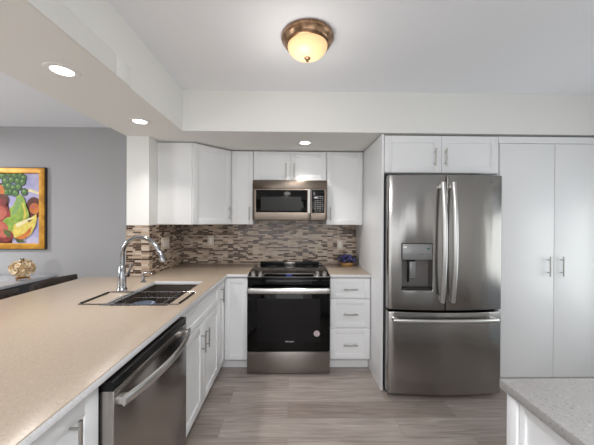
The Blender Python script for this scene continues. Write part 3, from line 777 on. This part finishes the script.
cv.box(PX0+fw-.006, PX1-fw+.006, YC0, PY-.001, PZ0+fw-.006, PZ1-fw+.006)
G_D, G_M, G_L = ink('grape_dark', (20, 44, 18), (34, 66, 26)), ink('grape', (58, 96, 40), (84, 124, 58)), ink('grape_light', (140, 172, 104), (120, 156, 88))
P_G, P_Y, P_L = ink('pear', (110, 146, 44), (160, 184, 78)), ink('yellow', (202, 178, 62), (226, 206, 104)), ink('cream', (224, 208, 152), (236, 226, 184))
R_D, R_M, O_M, B_R = ink('red', (112, 34, 30), (150, 54, 44)), ink('rose', (168, 74, 60), (190, 104, 84)), ink('orange', (186, 96, 34), (208, 124, 52)), ink('brown', (78, 34, 22), (104, 50, 32))
ol = ink('leaf', (60, 74, 30), (92, 104, 50))
lay = [0]
def px2w(x, y): return (-2.797+(x-46)*.01162, PZ1-(y-168)*.01144)
def shape(pts, mi):
    lay[0] += 1
    y = YC0-.0002-.00012*lay[0]
    cv.poly([(px2w(*p)[0], y, px2w(*p)[1]) for p in pts], mi)
def oval(cx, cy, rx, ry, mi, rot=0, n=22):
    c, s = math.cos(rot), math.sin(rot)
    shape([(cx+rx*math.cos(2*PI*k/n)*c-ry*math.sin(2*PI*k/n)*s, cy+rx*math.cos(2*PI*k/n)*s+ry*math.sin(2*PI*k/n)*c) for k in range(n)], mi)
# drapery stripe, background folds
shape([(22, 189), (30, 189), (40, 193), (40, 195), (30, 192), (22, 192)], P_L)
shape([(-36, 240), (-36, 205), (-20, 190), (4, 182), (8, 200), (12, 244), (-20, 246)], B_R)
oval(33, 208, 8, 11, B_R); oval(33.5, 208.5, 5, 5.5, O_M); oval(32, 206.5, 2, 2, R_M)
for cx, cy in [(2, 176), (8, 174), (14, 175), (20, 175), (23, 178), (5, 181), (11, 180), (17, 181), (22, 182), (3, 187), (8, 186), (13, 188), (18, 187), (10, 192), (15, 193), (6, 192), (24, 192), (-4, 178), (-8, 184), (-3, 186)]:
    oval(cx, cy, 3.4, 3.8, G_D); oval(cx, cy, 2.7, 3.1, G_M); oval(cx-.6, cy-1, 1.1, 1.2, G_L)
oval(-2, 192, 7, 8, O_M); oval(-4, 190, 3, 4, P_Y); oval(-14, 196, 8, 9, R_M); oval(-28, 200, 9, 9, P_G)
oval(2, 200, 7, 6, B_R); oval(2, 203, 5, 4, R_D)
# pear
shape([(17, 196), (20, 194.5), (23, 196.5), (25, 201), (26, 206), (28, 211), (29, 216), (26, 222), (20, 224), (13, 223), (8, 219), (7, 214), (10, 209), (14, 205), (16, 200)], P_G)
shape([(17.5, 199), (20, 197), (21, 202), (19, 209), (16, 214), (12, 216), (13, 210), (16, 205)], P_L if False else G_L)
shape([(22, 201), (24, 205), (26, 211), (26.5, 217), (23, 221), (24, 213), (23, 207)], P_Y)
# yellow melon half
shape([(36, 214), (36.5, 219), (35, 226), (31, 234), (25, 239), (18, 240), (13, 236), (12, 229), (15, 224), (22, 221), (30, 218)], P_Y)
shape([(34, 217), (31, 220), (24, 224), (17, 228), (16, 224), (24, 220)], P_L)
shape([(33, 219), (27, 221), (29, 222.5)], B_R)
shape([(30, 234), (25, 239), (18, 240), (15, 238), (20, 236), (25, 233), (32, 226)], O_M)
# reds at lower left
oval(3, 215, 8, 10, R_D); oval(1, 213, 6, 7, R_M); oval(8, 226, 6, 9, P_G, .3); oval(0, 230, 9, 9, R_M); oval(-10, 220, 8, 10, R_D); oval(6, 236, 8, 6, R_D); oval(4, 234, 5, 4, R_M); oval(-18, 232, 10, 9, O_M)
shape([(4, 229), (9, 231), (12, 235), (9, 238), (5, 234)], ol); shape([(14, 238), (22, 240), (26, 242), (18, 243)], ol)
cv.build('canvas', pmats, r)

# console along the grey wall
CX0, CX1, CY0, CY1, CZ = -4.0, -2.68, -.74, .01, .785
r = thing('console_table', ((CX0+CX1)/2, -.36, 0), 'dark console table with pale glossy top against the grey wall under the painting', 'console')
MB().box(CX0, CX1, CY0, CY1, CZ-.03, CZ, .004).build('top', P('console_top_lacquer', (186, 188, 194), .12, coat=.5), r)
MB().box(CX0+.02, CX1-.02, CY0+.02, CY1-.003, .12, CZ-.031, .003).build('body', M_console, r)
Fc = frame_front(CY0+.019)
for k in range(3):
    a = CX0+.03+k*(CX1-CX0-.06)/3; MB().box(a+.004, a+(CX1-CX0-.06)/3-.004, .13, CZ-.045, 0, .014, .002, M=Fc).build('door', M_console, r)
for x in (CX0+.05, CX1-.05):
    for y in (CY0+.05, CY1-.05): MB().tube([(x, y, .001), (x, y, .12)], [.015, .022], 12).build('leg', M_dwood, r)
# gold and cream flower ornament
ox, oy, oz = -2.765, -.31, CZ
r = thing('ornament', (ox, oy, oz), 'round cream and gold flower ornament on small feet on the console', 'ornament')
K = .74
def ok(v): return (ox+v[0]*K, oy+v[1]*K, oz+v[2]*K)
st = MB(); st.lathe([(0, .028*K), (.07*K, .028*K), (.078*K, .036*K), (.07*K, .042*K), (0, .040*K)], (ox, oy, oz), 30); st.tube([ok((0, 0, .04)), ok((0, 0, .10))], [.016, .010], 14)
st.build('stand', M_goldm, r)
for k in range(3):
    an = 2*PI*k/3+.5; MB().tube([ok((q*math.cos(an), q*math.sin(an), z)) for q, z in ((.055, .032), (.078, .016), (.082, .006))], [.006, .0055, .007], 10).build('foot', M_goldm, r)
pt = MB(); gd = MB(); cz = oz+.165*K; N = 40
for k in range(N):
    zz = 1-2*(k+.5)/N; rr = math.sqrt(1-zz*zz); ph = k*2.39996
    dv = Vector((rr*math.cos(ph), rr*math.sin(ph), zz*.85)); p = Vector((ox, oy, cz))+dv*.100*K*random.uniform(.92, 1.12)
    if p.z < oz+.05*K: continue
    q = dv.to_track_quat('Z', 'Y').to_matrix().to_4x4() @ Matrix.Rotation(random.uniform(-.7, .7), 4, 'X') @ Matrix.Rotation(random.uniform(-.5, .5), 4, 'Y')
    pr = [(0, 0), (.018*K, .003*K), (.032*K, .013*K), (.037*K, .026*K), (.034*K, .026*K), (.018*K, .008*K), (0, .005*K)]
    pt.lathe(pr, p, 12, M=q)
    if k % 3 == 0: gd.tube([p+(q @ Vector((.0365*K*math.cos(2*PI*i/12), .0365*K*math.sin(2*PI*i/12), .026*K))) for i in range(12)], .0022, 6, cyclic=True)
    gd.blob(p+(q @ Vector((0, 0, .010*K))), .007)
pt.blob((ox, oy, cz), .080*K, 1, 1, .9, sub=2)
pt.build('petals', M_cream, r); gd.build('petal_rims', M_goldm, r)
for x0, x1 in ((-.015, -.022), (.012, .02)): MB().tube([ok((x0, 0, .25)), ok((x1, 0, .305))], [.006, .0035], 8).build('finial', M_dwood, r)

# bar stools on the living-room side
def stool(x, y, label):
    r = thing('bar_stool', (x, y, 0), label, 'stool', 'bar stools along the living-room side of the peninsula')
    MB().box(x-.20, x+.22, y-.215, y+.215, .60, .655, .02, seg=3).build('seat', M_stoolpad, r)
    bk = MB(); pts = []
    for k in range(13):
        t = k/12; pts.append((x-.16-.06*(1-(2*t-1)**2), y-.235+.47*t, .845))
    bk.tube(pts, .035, 12, ry=.016, upv=(0, 0, 1)); bk.build('backrest', M_dwood, r)
    for sx in (-1, 1):
        for sy in (-1, 1):
            top = .845 if sx < 0 else .60
            MB().tube([(x+sx*.20-.0, y+sy*.20, .001), (x+sx*.165, y+sy*.185, top)], [.015, .019], 10).build('leg', M_dwood, r)
    ft = MB(); c = [(x-.185, y-.192, .22), (x+.185, y-.192, .22), (x+.185, y+.192, .22), (x-.185, y+.192, .22)]
    for i in range(4): ft.cyl(c[i], c[(i+1) % 4], .010, 8)
    ft.build('footrest', M_dwood, r)
    return r
stool(-1.93, -.70, 'dark wood bar stool at the far end of the peninsula by the grey wall')
stool(-1.93, -1.28, 'dark wood bar stool second from the far end of the peninsula')
